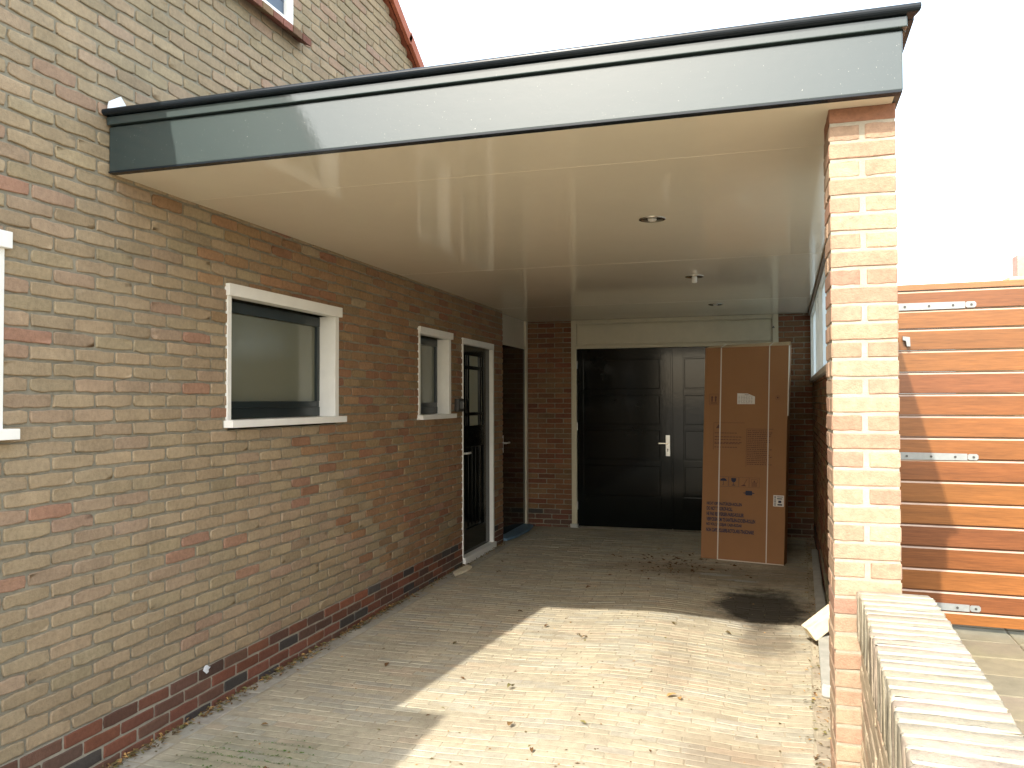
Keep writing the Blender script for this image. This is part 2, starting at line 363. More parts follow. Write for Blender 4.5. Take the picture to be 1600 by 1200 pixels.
def xr(y): return 2.665 + 0.052 * (y - 3.0)
rects = []; cols = []; rp = 0.0535
y = -2.5; row = 0
while y < 9.03:
    x0, x1 = 0.115, xr(y)
    sh = (0.1 if row % 2 else 0) + rng.uniform(-0.012, 0.012) + (0.03 * math.sin(row * 0.21))
    cuts = [x0]; u = math.floor((x0 - sh) / 0.2) * 0.2 + sh
    while u < x1:
        if x0 + 0.03 < u < x1 - 0.03: cuts.append(u + rng.uniform(-0.002, 0.002))
        u += 0.2
    cuts.append(x1)
    for a, b in zip(cuts[:-1], cuts[1:]):
        jw = rng.uniform(0.002, 0.005)
        rects.append((a + jw / 2, b - jw / 2, y + jw / 2, y + rp - jw / 2))
        patch = 0.5 + 0.5 * math.sin(a * 2.3 + y * 1.1) * math.sin(y * 1.9 - a)
        c = pick([(0.405, 0.36, 0.265), (0.395, 0.355, 0.26), (0.375, 0.35, 0.275), (0.415, 0.35, 0.255), (0.365, 0.34, 0.27)], [0.3, 0.25, 0.2, 0.15, 0.1], 0.032)
        cols.append(c * (0.96 + 0.08 * patch))
    y += rp; row += 1
yy = -2.5                                      # lengthwise edge courses on both sides
while yy < 7.9:
    rects.append((0.012, 0.108, yy + 0.003, yy + 0.197)); cols.append(pick([(0.36, 0.34, 0.28), (0.33, 0.31, 0.26)], None, 0.05)); yy += 0.2
yy = -2.5
while yy < 9.0:
    x1 = xr(yy + 0.1); rects.append((x1 + 0.004, x1 + 0.092, yy + 0.003, yy + 0.197)); cols.append(pick([(0.40, 0.35, 0.26), (0.36, 0.31, 0.23)], None, 0.07)); yy += 0.2
pmap = lambda u, v, w_: np.c_[u, v, w_ + gz(u, v)]
V, Fq, C = face_bricks(rects, pmap, 0.0026, cols, edge=0.0028, jit=0.0006, rnd=0.003, tilt=0.0007)
me = np_mesh('driveway', V, Fq, C)
# joint sand sheet following the camber
gx = np.linspace(-0.12, 3.2, 60); gy = np.linspace(-2.6, 9.06, 200); GX, GY = np.meshgrid(gx, gy, indexing='ij')
SV = np.c_[GX.ravel(), GY.ravel(), gz(GX, GY).ravel() - 0.0010]; idx = np.arange(GX.size).reshape(GX.shape) + len(V)
SF = np.stack([idx[:-1, :-1], idx[1:, :-1], idx[1:, 1:], idx[:-1, 1:]], -1).reshape(-1, 4)
me = np_mesh('driveway', np.concatenate([V, SV]), np.concatenate([Fq, SF]), np.concatenate([C, np.full((len(SV), 3), 0.3)]))
me.materials.append(M_paver); o = link('driveway', me, M_jointsand)
mi = np.zeros(len(me.polygons), np.int32); mi[len(Fq):] = 1; me.polygons.foreach_set('material_index', mi)
me.polygons.foreach_set('use_smooth', np.ones(len(me.polygons), bool)); tag(o, kind='structure')

# raised terrace to the right of the low wall
TZ = 0.19
def xt(y): return 2.90 + (0.036 * (y - 3) if y > 3 else 0.054 * (y - 3))
sv = MB(); sv.poly([(xt(-3), -3, TZ - 0.008), (14, -3, TZ - 0.008), (14, 12, TZ - 0.008), (xt(12), 12, TZ - 0.008), (xt(3), 3, TZ - 0.008)], (0, 0, -0.22))
o = sv.build('terrace_bed', M_sand); tag(o, kind='structure')
rects = []; cols = []
for i in range(-1, 12):
    for j in range(-8, 24):
        u0 = 3.155 + 0.298 * i; v0 = 0.55 + 0.279 * j
        rects.append((u0 + 0.004, u0 + 0.294, v0 + 0.004, v0 + 0.275)); cols.append(pick([(0.20, 0.172, 0.115), (0.18, 0.16, 0.11), (0.215, 0.175, 0.125)], None, 0.07))
tmap = lambda u, v, w_: np.c_[u + 0.05 * (v - 4.8), v - 0.05 * (u - 3.4), w_ + TZ]
V, Fq, C = face_bricks(rects, tmap, 0.007, cols, edge=0.005, jit=0.0009, rnd=0.006, tilt=0.0015)
o = link('terrace', np_mesh('terrace', V, Fq, C), M_tile, smooth=True); tag(o, kind='structure')

# ================================================================== the brick house on the left
house = empty('brick_house', (0, 4, 0), 'tan brick house wall with white framed windows, red brick plinth and red tile verge', 'house')
WY0, WY1 = 0.42, 7.91
holes = [(3.395, 4.47, 1.33, 1.975), (5.745, 6.415, 1.315, 1.975), (6.705, 7.59, -1, 2.0), (1.05, 2.145, 1.33, 1.975), (2.9, 3.965, 3.545, 4.62)]
zn = lambda yv: 2.47 + 0.614 * (yv - 0.408)
lo = lambda z: WY0 if z < 2.45 else max(WY0, 0.408 + (z - 2.45) / 0.614 + 0.02)
hi_ = lambda z: WY1 if z < 2.78 else min(WY1, 5.21 - (z - 4.24) / 0.571 - 0.02)
wmap = lambda u, v, w_: np.c_[w_, u, v]
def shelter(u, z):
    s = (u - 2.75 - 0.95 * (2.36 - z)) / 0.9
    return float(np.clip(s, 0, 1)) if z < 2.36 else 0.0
r1, s1 = wall_courses(PL, 4.9, lo, hi_, holes)
c1 = []
for (a, b, c, d) in r1:
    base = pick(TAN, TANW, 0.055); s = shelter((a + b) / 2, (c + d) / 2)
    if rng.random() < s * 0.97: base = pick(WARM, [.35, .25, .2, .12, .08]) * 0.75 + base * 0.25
    if c > 2.6: base = base * np.array([0.93, 0.95, 0.97])
    c1.append(base)
brick_wall('wall', house, r1, s1, wmap, c1, jit=0.0014, rnd=0.0085, tilt=0.0014, edge=0.0024, depth=0.0085)
r2, s2 = wall_courses(-0.02, PL, lambda z: WY0, lambda z: WY1, holes, pitch=0.190, off=0.045)
c2 = [pick(DARK, [.27, .27, .16, .14, .16], 0.12) for _ in r2]
brick_wall('plinth', house, r2, s2, wmap, c2, jit=0.0008, rnd=0.003, tilt=0.0008, edge=0.003, depth=0.005, m=M_mortar_pale)
# the return of the house wall at its far corner, the recessed panel with the second door
rx, sx = wall_courses(0, 2.4, lambda z: -0.10, lambda z: -0.002, [])
mo = MB(); mo.box(-0.30, -0.012, 7.80, 7.909, -0.02, 2.9); mo.build('wall_return', M_mortar, house)
mo = MB(); mo.box(-6.4, -0.11, 0.42, 0.6, -0.03, 2.45); mo.build('end_wall', M_mortar, house)
mo = MB(); mo.poly([(-0.34, 0.44, -0.03), (-0.34, 9.3, -0.03), (-0.34, 9.3, 2.35), (-0.34, 7.9, 2.6), (-0.34, 4.227, 4.75), (-0.34, 0.44, 2.42)], (0.02, 0, 0)); mo.build('inner_wall', M_mortar, house)
# gable roof with tile verge
roof = MB()
th = 0.05
yr = 4.227; zr = 4.85
def slope(y0, z0, y1, z1, x0, x1, t): roof.poly([(x0, y0, z0), (x0, y1, z1), (x0, y1, z1 - t), (x0, y0, z0 - t)], (x1 - x0, 0, 0))
slope(0.408, 2.506, yr, zr, -6.5, 0.02, th); slope(yr, zr, 8.35, zr - 0.571 * (8.35 - yr), -6.5, 0.02, th)
ro = roof.build('roof', M_red, house)
def verge(y0, z0, y1, z1, n):
    """overlapping interlocking verge tiles, each lapping over the next lower one"""
    b = MB(); d = Vector((0, y1 - y0, z1 - z0)) / n; nrm = Vector((0, -d.z, d.y)).normalized()
    if nrm.z < 0: nrm = -nrm
    for i in range(n):
        a = Vector((0, y0, z0)) + d * i; c = a + d * 1.10
        up = nrm * 0.022
        P = [a + nrm * 0.002, c + up, c + up - nrm * 0.078, a - nrm * 0.07]
        b.poly([(-0.20, p.y, p.z) for p in (P[0], P[1], P[1] - nrm * 0.022, P[0] - nrm * 0.02)], (0.255, 0, 0))
        b.poly([(0.035, p.y, p.z) for p in P], (0.028, 0, 0))
    b.build('verge_tile', M_red, ro)
verge(0.43, 2.52, yr, zr, 13); verge(8.3, zr - 0.571 * (8.3 - yr), yr, zr, 13)

def wall_window(y0, y1, z0, z1, jl, jr, lint, rec, rail=0.06, bottom=0.09, stileR=0.03, stileL=0.03, sillout=0.045):
    """white outer frame with lintel board and sill, dark sash, pane and blind, set back by rec"""
    f = MB()
    f.box(-0.05, 0.022, y0, y1, z1 - lint, z1, 0.003)                       # lintel board
    f.box(-0.12, 0.006, y0 + 0.008, y0 + jl, z0 + 0.03, z1 - lint, 0.002)   # jambs
    f.box(-0.12, 0.006, y1 - 0.018 - jr, y1 - 0.018, z0 + 0.03, z1 - lint, 0.002)
    win = f.build('window', M_white, house)
    s = MB(); s.box(-0.12, sillout, y0 - 0.004, y1 + 0.016, z0 - 0.005, z0 + 0.032, 0.003); s.build('sill', M_white, win)
    a, b, c, d = y0 + jl, y1 - 0.018 - jr, z0 + 0.035, z1 - lint - 0.002; X = -rec
    q = MB()
    q.box(X - 0.05, X, a, b, d - rail, d, 0.003); q.box(X - 0.05, X, a, b, c, c + bottom * 0.62, 0.003); q.box(X - 0.045, X + 0.012, a, b - 0.07, c + bottom * 0.62, c + bottom, 0.003)
    q.box(X - 0.045, X - 0.004, b - 0.07, b, c + bottom * 0.62, c + bottom, 0.003)
    q.box(X - 0.05, X - 0.001, b - stileR, b, c + bottom, d - rail, 0.003); q.box(X - 0.05, X - 0.001, a, a + stileL, c + bottom, d - rail, 0.003)
    q.build('sash', M_sash, win)
    g_ = MB(); g_.box(X - 0.026, X - 0.020, a + stileL - 0.004, b - stileR + 0.004, c + bottom - 0.004, d - rail + 0.004); g_.build('pane', M_obscure, win)
    return win
wall_window(3.369, 4.498, 1.32, 2.023, 0.038, 0.045, 0.06, 0.10)
wall_window(5.722, 6.433, 1.304, 2.018, 0.038, 0.045, 0.055, 0.10)
wall_window(1.02, 2.166, 1.32, 2.03, 0.038, 0.045, 0.058, 0.10)
# upper window with tiled brick sill
f = MB(); f.box(-0.12, 0.0, 3.905, 3.965, 3.56, 4.6, 0.003); f.box(-0.12, 0.0, 2.9, 2.95, 3.56, 4.6, 0.003); f.box(-0.12, 0.0, 2.95, 3.905, 4.55, 4.6, 0.003); f.box(-0.12, 0.004, 2.95, 3.905, 3.552, 3.572, 0.002)
uw = f.build('window', M_white, house)
f = MB(); f.box(-0.07, -0.02, 2.95, 3.90, 3.575, 3.66, 0.003); f.box(-0.07, -0.02, 3.885, 3.903, 3.66, 4.55, 0.003); f.box(-0.07, -0.02, 2.95, 2.97, 3.66, 4.55, 0.003); f.build('sash', M_blue, uw)
f = MB(); f.box(-0.055, -0.05, 2.96, 3.89, 3.65, 4.55); f.build('pane', M_glass, uw)
f = MB()
for i in range(10): f.box(-0.09 - 0.012 * (i % 2), -0.08 - 0.012 * (i % 2), 2.95 + i * 0.1, 3.06 + i * 0.1, 3.58, 4.6)
f.build('curtain', M_curtain, uw)
bl = []; cl = []
for i in range(11):
    bl.append((-0.10, 0.075, 2.99 + i * 0.0955, 3.08 + i * 0.0955, -0.04, 0.0)); cl.append(pick([(0.26, 0.09, 0.055), (0.20, 0.085, 0.06), (0.22, 0.14, 0.08)], None, 0.15))
V, Fq, C = block_bricks(bl, cl, e=0.004, jit=0.001); t_ = V[:, 0].copy(); V[:, 2] += 3.53 - (t_ - 0.0) * 0.45
link('sill', np_mesh('sill', V, Fq, C), M_brick, uw)
fo = bmesh.new()
for i in range(9):
    b = bmesh.new(); bmesh.ops.create_icosphere(b, subdivisions=2, radius=rng.uniform(0.012, 0.026))
    for v in b.verts: v.co = v.co * (1 + rng.normal(0, 0.08)) + Vector((0.05 + rng.uniform(-0.02, 0.02), 3.42 + i * 0.014, 3.50 + rng.uniform(-0.015, 0.02)))
    m_ = bpy.data.meshes.new('t'); b.to_mesh(m_); b.free(); fo.from_mesh(m_); bpy.data.meshes.remove(m_)
m_ = bpy.data.meshes.new('foam'); fo.to_mesh(m_); fo.free(); link('foam', m_, M_foam, uw, True)

# first door: dark green panel door with nine panes in a white frame
f = MB(); f.box(-0.08, 0.008, 6.70, 7.595, 1.948, 2.003, 0.003); f.box(-0.08, 0.006, 6.70, 6.722, 0.0, 1.948, 0.002); f.box(-0.08, 0.006, 7.56, 7.595, 0.0, 1.948, 0.003); f.box(-0.08, 0.03, 6.70, 7.595, 0.002, 0.062, 0.004)
dr = f.build('door_frame', M_white, house)
f = MB(); X = -0.032
gy_ = [(6.877, 6.936), (6.995, 7.27), (7.334, 7.387)]; gz_ = [(1.767, 1.86), (1.338, 1.732), (1.215, 1.308)]
f.box(X - 0.04, X, 6.722, 6.877, 0.065, 1.948, 0.002); f.box(X - 0.04, X, 7.387, 7.56, 0.065, 1.948, 0.002)
f.box(X - 0.04, X, 6.877, 7.387, 1.86, 1.948, 0.002); f.box(X - 0.04, X, 6.877, 7.387, 1.02, 1.215, 0.002); f.box(X - 0.04, X, 6.877, 7.387, 0.065, 0.28, 0.002)
f.box(X - 0.04, X - 0.004, 6.936, 6.995, 1.215, 1.86, 0.004); f.box(X - 0.04, X - 0.004, 7.27, 7.334, 1.215, 1.86, 0.004)
for (a, b) in ((1.732, 1.767), (1.308, 1.338)): f.box(X - 0.04, X - 0.005, 6.877, 7.387, a, b, 0.004)
for i in range(5): f.box(X - 0.035, X - 0.014, 6.879 + i * 0.1016, 6.974 + i * 0.1016, 0.28, 1.02, 0.004)
for i in range(1, 5): f.box(X - 0.02, X - 0.008, 6.872 + i * 0.1016, 6.882 + i * 0.1016, 0.30, 1.00, 0.003)
dl = f.build('door', M_black, house)
f = MB(); f.box(X - 0.024, X - 0.020, 6.87, 7.39, 1.21, 1.865); f.build('pane', mat('door_glass', (0.34, 0.34, 0.25), 0.2, 0.5), dl)
f = MB(); f.cyl((X + 0.022, 6.775, 0.975), 0.009, 0.05, 'x'); f.box(X + 0.038, X + 0.052, 6.77, 6.885, 0.967, 0.983, 0.005, 3); f.box(X, X + 0.006, 6.757, 6.793, 0.87, 1.05, 0.002); f.build('handle', M_alu, dl)
# second door: flush black door in the recess
f = MB(); f.box(-0.14, -0.045, 8.965, 9.03, 0.02, 2.36, 0.003); f.box(-0.14, -0.05, 7.92, 8.965, 2.035, 2.065, 0.003); f.box(-0.10, -0.072, 7.92, 8.965, 2.065, 2.36, 0.002); f.box(-0.14, -0.05, 7.912, 7.95, 0.02, 2.035, 0.003)
f.build('door_frame', mat('cream_door_frame', (0.58, 0.52, 0.40), 0.35, var=0.05), house)
f = MB(); f.box(-0.11, -0.066, 7.95, 8.965, 0.04, 2.035, 0.003); d2 = f.build('door', M_black, house)
f = MB(); f.cyl((-0.045, 8.10, 1.0), 0.009, 0.05, 'x'); f.box(-0.028, -0.014, 8.09, 8.21, 0.993, 1.008, 0.005, 3); f.box(-0.066, -0.060, 8.08, 8.12, 0.90, 1.08, 0.002); f.build('handle', M_alu, d2)
f = MB(); f.poly([(-0.10, 7.93, 0.012), (0.03, 7.93, 0.012), (0.075, 8.15, 0.012), (0.085, 8.6, 0.012), (0.05, 8.9, 0.012), (-0.10, 8.98, 0.012)], (0, 0, 0.022)); f.build('doorstep', M_bluestep, house)
b = bmesh.new()                                     # white paint splash on the plinth
ring = [b.verts.new((0.0025, 3.235 + 0.026 * math.cos(a) * rng.uniform(0.5, 1.1), 0.195 + 0.022 * math.sin(a) * rng.uniform(0.5, 1.1))) for a in np.linspace(0, 2 * math.pi, 14, endpoint=False)]
c_ = b.verts.new((0.006, 3.235, 0.195))
for i in range(14): b.faces.new((c_, ring[i], ring[(i + 1) % 14]))
m_ = bpy.data.meshes.new('paint_splash'); b.to_mesh(m_); b.free(); link('paint_splash', m_, M_zinc, house)
# doorbell box
f = MB(); f.box(0.0, 0.045, 6.50, 6.63, 1.35, 1.465, 0.014, 3); db = f.build('doorbell', M_plastic, house)
f = MB(); f.box(0.045, 0.050, 6.535, 6.585, 1.375, 1.44, 0.01, 2); f.build('bell_cover', mat('grey_bell_cover', (0.16, 0.16, 0.15), 0.3), db)

# ================================================================== the carport
H = 2.36
carport = empty('carport', (1.45, 5.5, 0), 'flat roofed carport with dark green fascia and glossy cream ceiling beside the house', 'carport')
xs = lambda y: 2.898 + 0.036 * (y - 2.615)          # right side of the roof
f = MB(); f.poly([(0.0, 2.64, H), (xs(2.64) - 0.02, 2.64, H), (xs(9.3) - 0.02, 9.3, H), (0.0, 9.3, H)], (0, 0, 0.02)); f.box(-0.15, 0.0, 7.92, 9.3, H, H + 0.02)
ce = f.build('ceiling', M_cream, carport)
for yv in (3.095, 5.37, 7.65):                       # joints between the ceiling sheets
    f = MB(); f.box(0.01, 2.85 + 0.03 * (yv - 3), yv - 0.0012, yv + 0.0012, H - 0.0008, H + 0.004); f.build('cover_strip', M_cream, ce)
f = MB(); f.box(0.004, xs(2.615), 2.615, 2.64, H + 0.004, 2.541, 0.003)
f.poly([(xs(2.64), 2.64, H + 0.004), (xs(9.3), 9.3, H + 0.004), (xs(9.3), 9.3, 2.532), (xs(2.64), 2.64, 2.532)], (-0.025, 0, 0))
fa = f.build('fascia', M_fascia, carport)
f = MB(); f.box(0.004, xs(2.615) + 0.012, 2.600, 2.64, 2.546, 2.578, 0.003)
f.poly([(xs(2.64) + 0.012, 2.64, 2.546), (xs(9.3) + 0.012, 9.3, 2.546), (xs(9.3) + 0.012, 9.3, 2.578), (xs(2.64) + 0.012, 2.64, 2.578)], (-0.037, 0, 0))
f.build('upper_fascia_board', M_fascia, fa)
f = MB(); f.box(0.004, xs(2.6) + 0.004, 2.625, 2.64, 2.541, 2.5465); f.box(0.004, xs(2.6) - 0.002, 2.611, 2.645, H - 0.004, H + 0.0035, 0.001); f.build('shadow_gap', M_trim, fa)
b = bmesh.new()                                     # rounded roof edge profile
prof = []
for a in np.linspace(-100, 120, 10): prof.append((2.590 - 0.014 * math.cos(math.radians(a)), 2.594 + 0.013 * math.sin(math.radians(a))))
prof += [(2.66, 2.600), (2.66, 2.580)]
va = [b.verts.new((0.0, p[0], p[1])) for p in prof]; vb = [b.verts.new((xs(2.6) + 0.03 + (2.64 - p[0]) * 0.25, p[0], p[1])) for p in prof]
for i in range(len(prof)): b.faces.new((va[i], va[(i + 1) % len(prof)], vb[(i + 1) % len(prof)], vb[i]))
b.faces.new(va[::-1]); b.faces.new(vb); bmesh.ops.recalc_face_normals(b, faces=b.faces)
m_ = bpy.data.meshes.new('roof_edge_trim'); b.to_mesh(m_); b.free(); link('roof_edge_trim', m_, M_trim, carport)
f = MB(); f.poly([(xs(2.64) + 0.035, 2.64, 2.579), (xs(9.3) + 0.035, 9.3, 2.579), (xs(9.3) + 0.035, 9.3, 2.606), (xs(2.64) + 0.035, 2.64, 2.606)], (-0.05, 0, 0)); f.build('roof_edge_trim', M_trim, carport)
f = MB(); f.poly([(0.002, 2.66, 2.575), (xs(2.66), 2.66, 2.575), (xs(9.3), 9.3, 2.575), (0.002, 9.3, 2.575)], (0, 0, 0.012)); f.build('roof_deck', M_bit, carport)
f = MB(); f.poly([(0.004, 2.60, 2.606), (0.012, 2.60, 2.64), (0.012, 2.66, 2.68), (0.004, 2.75, 2.606)], (0.006, 0, 0)); f.poly([(0.004, 2.60, 2.607), (0.075, 2.60, 2.607), (0.06, 2.64, 2.628), (0.004, 2.64, 2.635)], (0, 0.006, 0)); f.build('flashing', M_zinc, carport)

# brick pillar: a stretcher course and a two-header course by turns
PX0, PX1, PY0, PY1 = 2.699, 2.893, 2.715, 2.915
bl = []; cl = []; mor = []; k = 0; pc = 0.0569; z = H - pc + 0.006
while z > -0.06:
    jt = 0.0085; z0, z1 = z + jt / 2, z + pc - jt / 2; o1, o2 = rng.uniform(-0.0015, 0.0015, 2)
    c_ = lambda: pick(PIL, [.26, .22, .2, .12, .2], 0.06)
    if k % 2 == 0:
        bl.append((PX0 + o1, PX1 + o1, PY0 + o2, PY0 + 0.092 + o2, z0, z1)); cl.append(c_()); bl.append((PX0 + o2, PX1 + o2, PY0 + 0.104, PY1, z0, z1)); cl.append(c_())
    else:
        bl.append((PX0 + o1, PX0 + 0.089 + o1, PY0 + o2, PY1, z0, z1)); cl.append(c_()); bl.append((PX0 + 0.105 + o1, PX1 + o1, PY0 - o1, PY1, z0, z1)); cl.append(c_())
    if k == 0: cl[:] = [np.array((0.26, 0.125, 0.075))] * len(cl)
    z -= pc; k += 1
V, Fq, C = block_bricks(bl, cl, e=0.004, jit=0.0009)
me = np_mesh('brick_pillar', V, Fq, C); me.materials.append(M_brick)
f = MB(); f.box(PX0 + 0.003, PX1 - 0.003, PY0 + 0.003, PY1 - 0.003, -0.05, H - 0.001)
pl = link('brick_pillar', me, M_mortar_pale, carport); f.build('mortar', M_mortar_pale, pl)

# right side wall of the carport, with the strip of frosted windows under the ceiling
RS = 0.036
rwx = lambda y: 2.835 + RS * (y - 3.0)
rmap = lambda u, v, w_: np.c_[rwx(u) - w_, u, v]       # face looks to -X
r3, s3 = wall_courses(-0.02, 1.625, lambda z: 2.92, lambda z: 9.04, [], course=0.0578, zbase=0.03)
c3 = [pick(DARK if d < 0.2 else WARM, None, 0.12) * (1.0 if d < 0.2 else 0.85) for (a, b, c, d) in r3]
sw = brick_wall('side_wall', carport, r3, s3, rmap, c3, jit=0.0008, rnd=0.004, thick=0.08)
sw.data.flip_normals()
r4, s4 = wall_courses(1.625, 2.36, lambda z: 2.92, lambda z: 3.35, [], course=0.0578, zbase=0.03)
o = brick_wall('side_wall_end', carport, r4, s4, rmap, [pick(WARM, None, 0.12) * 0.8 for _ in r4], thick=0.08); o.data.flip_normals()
def skew(y0, y1, z0, z1, d0, d1, mb):
    mb.poly([(rwx(y0) + d0, y0, z0), (rwx(y1) + d0, y1, z0), (rwx(y1) + d0, y1, z1), (rwx(y0) + d0, y0, z1)], (d1 - d0, 0, 0))
f = MB(); skew(3.35, 9.035, 1.628, 1.668, -0.022, 0.07, f); skew(3.35, 9.035, 2.318, 2.357, -0.012, 0.07, f)
for yv in (3.35, 4.65, 5.2, 6.75, 7.4, 8.97):
    skew(yv, yv + 0.065, 1.668, 2.318, -0.012, 0.07, f)
sf = f.build('side_window', M_white, carport)
f = MB(); 
for a, b in ((3.415, 4.65), (4.715, 5.2), (5.265, 6.75), (6.815, 7.4), (7.465, 8.97)): skew(a, b, 1.668, 2.318, 0.015, 0.021, f)
f.build('pane', M_frost, sf)
f = MB(); skew(3.2, 9.035, 2.330, 2.3585, -0.034, -0.013, f); f.build('batten', mat('brown_batten', (0.16, 0.10, 0.05), 0.5), sf)

# back wall with the garage doors
bmap = lambda u, v, w_: np.c_[u, 9.04 - w_, v]
for (ua, ub) in ((-0.055, 0.468), (2.718, 3.08)):
    r5, s5 = wall_courses(0.2, 2.36, lambda z: ua, lambda z: ub, [], course=0.0578, zbase=0.2, off=0.07)
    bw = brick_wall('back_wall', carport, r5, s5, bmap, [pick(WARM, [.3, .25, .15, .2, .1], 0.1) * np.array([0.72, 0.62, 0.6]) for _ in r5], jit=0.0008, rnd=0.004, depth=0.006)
    r6, s6 = wall_courses(-0.02, 0.2, lambda z: ua, lambda z: ub, [], course=0.0578, zbase=0.2, off=0.03)
    brick_wall('back_plinth', bw, r6, s6, bmap, [pick(DARK, None, 0.1) for _ in r6], jit=0.0008, rnd=0.004, depth=0.006)
f = MB(); f.box(-0.5, 3.3, 9.142, 9.22, -0.06, 2.57); f.build('wall_core', M_mortar, carport)
f = MB(); YB = 9.04
f.box(0.468, 0.528, YB - 0.012, YB + 0.09, 0.045, 2.358, 0.003); f.box(2.66, 2.72, YB - 0.012, YB + 0.09, 0.045, 2.358, 0.003); f.box(0.528, 2.66, YB - 0.012, YB + 0.09, 2.030, 2.062, 0.003); f.box(0.528, 2.66, YB - 0.010, YB + 0.09, 2.318, 2.358, 0.003)
f.box(0.528, 2.66, YB + 0.02, YB + 0.04, 2.062, 2.318); f.box(0.545, 2.645, YB - 0.002, YB + 0.03, 2.078, 2.302, 0.004)
M_creamframe = mat('cream_frame_paint', (0.56, 0.50, 0.35), 0.35, var=0.06, vscale=9)
gf = f.build('garage_door_frame', M_creamframe, carport)
f = MB(); f.box(0.45, 0.54, YB - 0.02, YB + 0.09, 0.0, 0.043, 0.006); f.build('frame_foot', M_timber, gf)
def garage_leaf(x0, x1, px0, px1):
    b = MB(); y0 = YB + 0.018
    zs = [0.372, 0.725, 0.774, 1.121, 1.163, 1.51, 1.56, 1.915]
    b.box(x0, px0, y0, y0 + 0.045, 0.02, 2.028, 0.002); b.box(px1, x1, y0, y0 + 0.045, 0.02, 2.028, 0.002)
    for a, c in ((0.02, zs[0]), (zs[1], zs[2]), (zs[3], zs[4]), (zs[5], zs[6]), (zs[7], 2.028)): b.box(px0, px1, y0, y0 + 0.045, a, c, 0.002)
    for a, c in ((zs[0], zs[1]), (zs[2], zs[3]), (zs[4], zs[5]), (zs[6], zs[7])):
        b.box(px0, px1, y0 + 0.018, y0 + 0.04, a, c); b.box(px0 + 0.014, px1 - 0.014, y0 + 0.004, y0 + 0.02, a + 0.014, c - 0.014, 0.006)
    return b.build('garage_door', M_black, carport)
gl = garage_leaf(0.530, 1.590, 0.60, 1.475); gr_ = garage_leaf(1.600, 2.658, 1.72, 2.59)
f = MB(); f.box(1.583, 1.607, YB + 0.008, YB + 0.03, 0.03, 2.026, 0.003); f.build('cover_strip', M_black, gr_)
f = MB(); f.box(1.526, 1.574, YB + 0.009, YB + 0.018, 0.826, 1.058, 0.003); hp = f.build('handle_plate', M_alu, gl)
f = MB(); f.cyl((1.548, YB - 0.015, 0.968), 0.010, 0.05, 'y', bev=0.002); f.box(1.45, 1.555, YB - 0.048, YB - 0.034, 0.961, 0.976, 0.005, 3); f.build('handle', M_chrome, hp)
f = MB(); f.cyl((1.549, YB + 0.0075, 0.902), 0.007, 0.004, 'y', 12); f.box(1.545, 1.553, YB + 0.006, YB + 0.010, 0.878, 0.902); f.build('keyhole', M_plastic, hp)
for zz in (0.25, 1.15, 1.85):
    f = MB(); f.cyl((0.531, YB - 0.002, zz), 0.008, 0.09, 'z', 12, bev=0.002); f.build('hinge', M_white, gl)
f = MB(); f.poly([(2.655, YB - 0.02, 2.21), (2.685, YB - 0.02, 2.21), (2.67, YB - 0.02, 2.235)], (0, 0.012, 0)); f.build('hook', M_plastic, gf)

# ------------------------------------------------------------------ ceiling lights
def downlight(x, y, r, label):
    t = empty('ceiling_light', (x, y, H), label, 'ceiling light', 'round lights set in the carport ceiling')
    b = bmesh.new(); prof = [(r * 1.0, -0.0005), (r * 1.0, -0.004), (r * 0.86, -0.006), (r * 0.80, -0.002), (r * 0.5, -0.0012), (0.001, -0.001)]; n = 32; rings = []
    for (rr, zz) in prof: rings.append([b.verts.new((x + rr * math.cos(2 * math.pi * i / n), y + rr * math.sin(2 * math.pi * i / n), H + zz)) for i in range(n)])
    for a, c in zip(rings[:-1], rings[1:]):
        for i in range(n): b.faces.new((a[i], c[i], c[(i + 1) % n], a[(i + 1) % n]))
    m_ = bpy.data.meshes.new('rim'); b.to_mesh(m_); b.free(); link('rim', m_, M_chrome, t, True)
    return t
t = downlight(1.98, 4.10, 0.067, 'chrome rimmed round downlight, nearest the green fascia'); f = MB(); f.cyl((1.98, 4.10, H - 0.004), 0.022, 0.008, 'z', bev=0.003); f.build('bulb', M_paper, t)
t = downlight(2.05, 6.11, 0.068, 'round ceiling light with a white bulb socket hanging out of its middle'); f = MB(); f.cyl((2.05, 6.11, H - 0.024), 0.019, 0.045, 'z', bev=0.003); f.build('socket', M_white, t)
t = downlight(2.12, 7.95, 0.070, 'small flat round downlight closest to the garage doors'); f = MB(); f.cyl((2.12, 7.95, H - 0.005), 0.022, 0.009, 'z', bev=0.003); f.build('bulb', M_paper, t)

# ================================================================== tall cardboard box
A = Vector((1.986, 7.599, 0)); U = Vector((0.716, -0.155, 0)); UL = U.length; U.normalize(); N = Vector((-0.155, -0.716, 0)).normalized()
BH = 1.915; BD = 0.13; SH = 0.031
def bp(u, z, d=0.0): return A + U * (u + SH * z) + N * d + Vector((0, 0, z + 0.004))
box = empty('cardboard_box', tuple(A + U * UL / 2), 'tall brown cardboard box with white straps standing before the garage doors', 'cardboard box')
b = bmesh.new()
nz = 14; nu_ = 6
fr = [[b.verts.new(bp(UL * i / nu_, BH * j / nz, 0.006 * math.sin(math.pi * i / nu_) * math.sin(math.pi * j / nz) + 0.0015 * math.sin(i * 2 + j))) for j in range(nz + 1)] for i in range(nu_ + 1)]
bk = [[b.verts.new(bp(UL * i / nu_, BH * j / nz, -BD)) for j in range(nz + 1)] for i in range(nu_ + 1)]
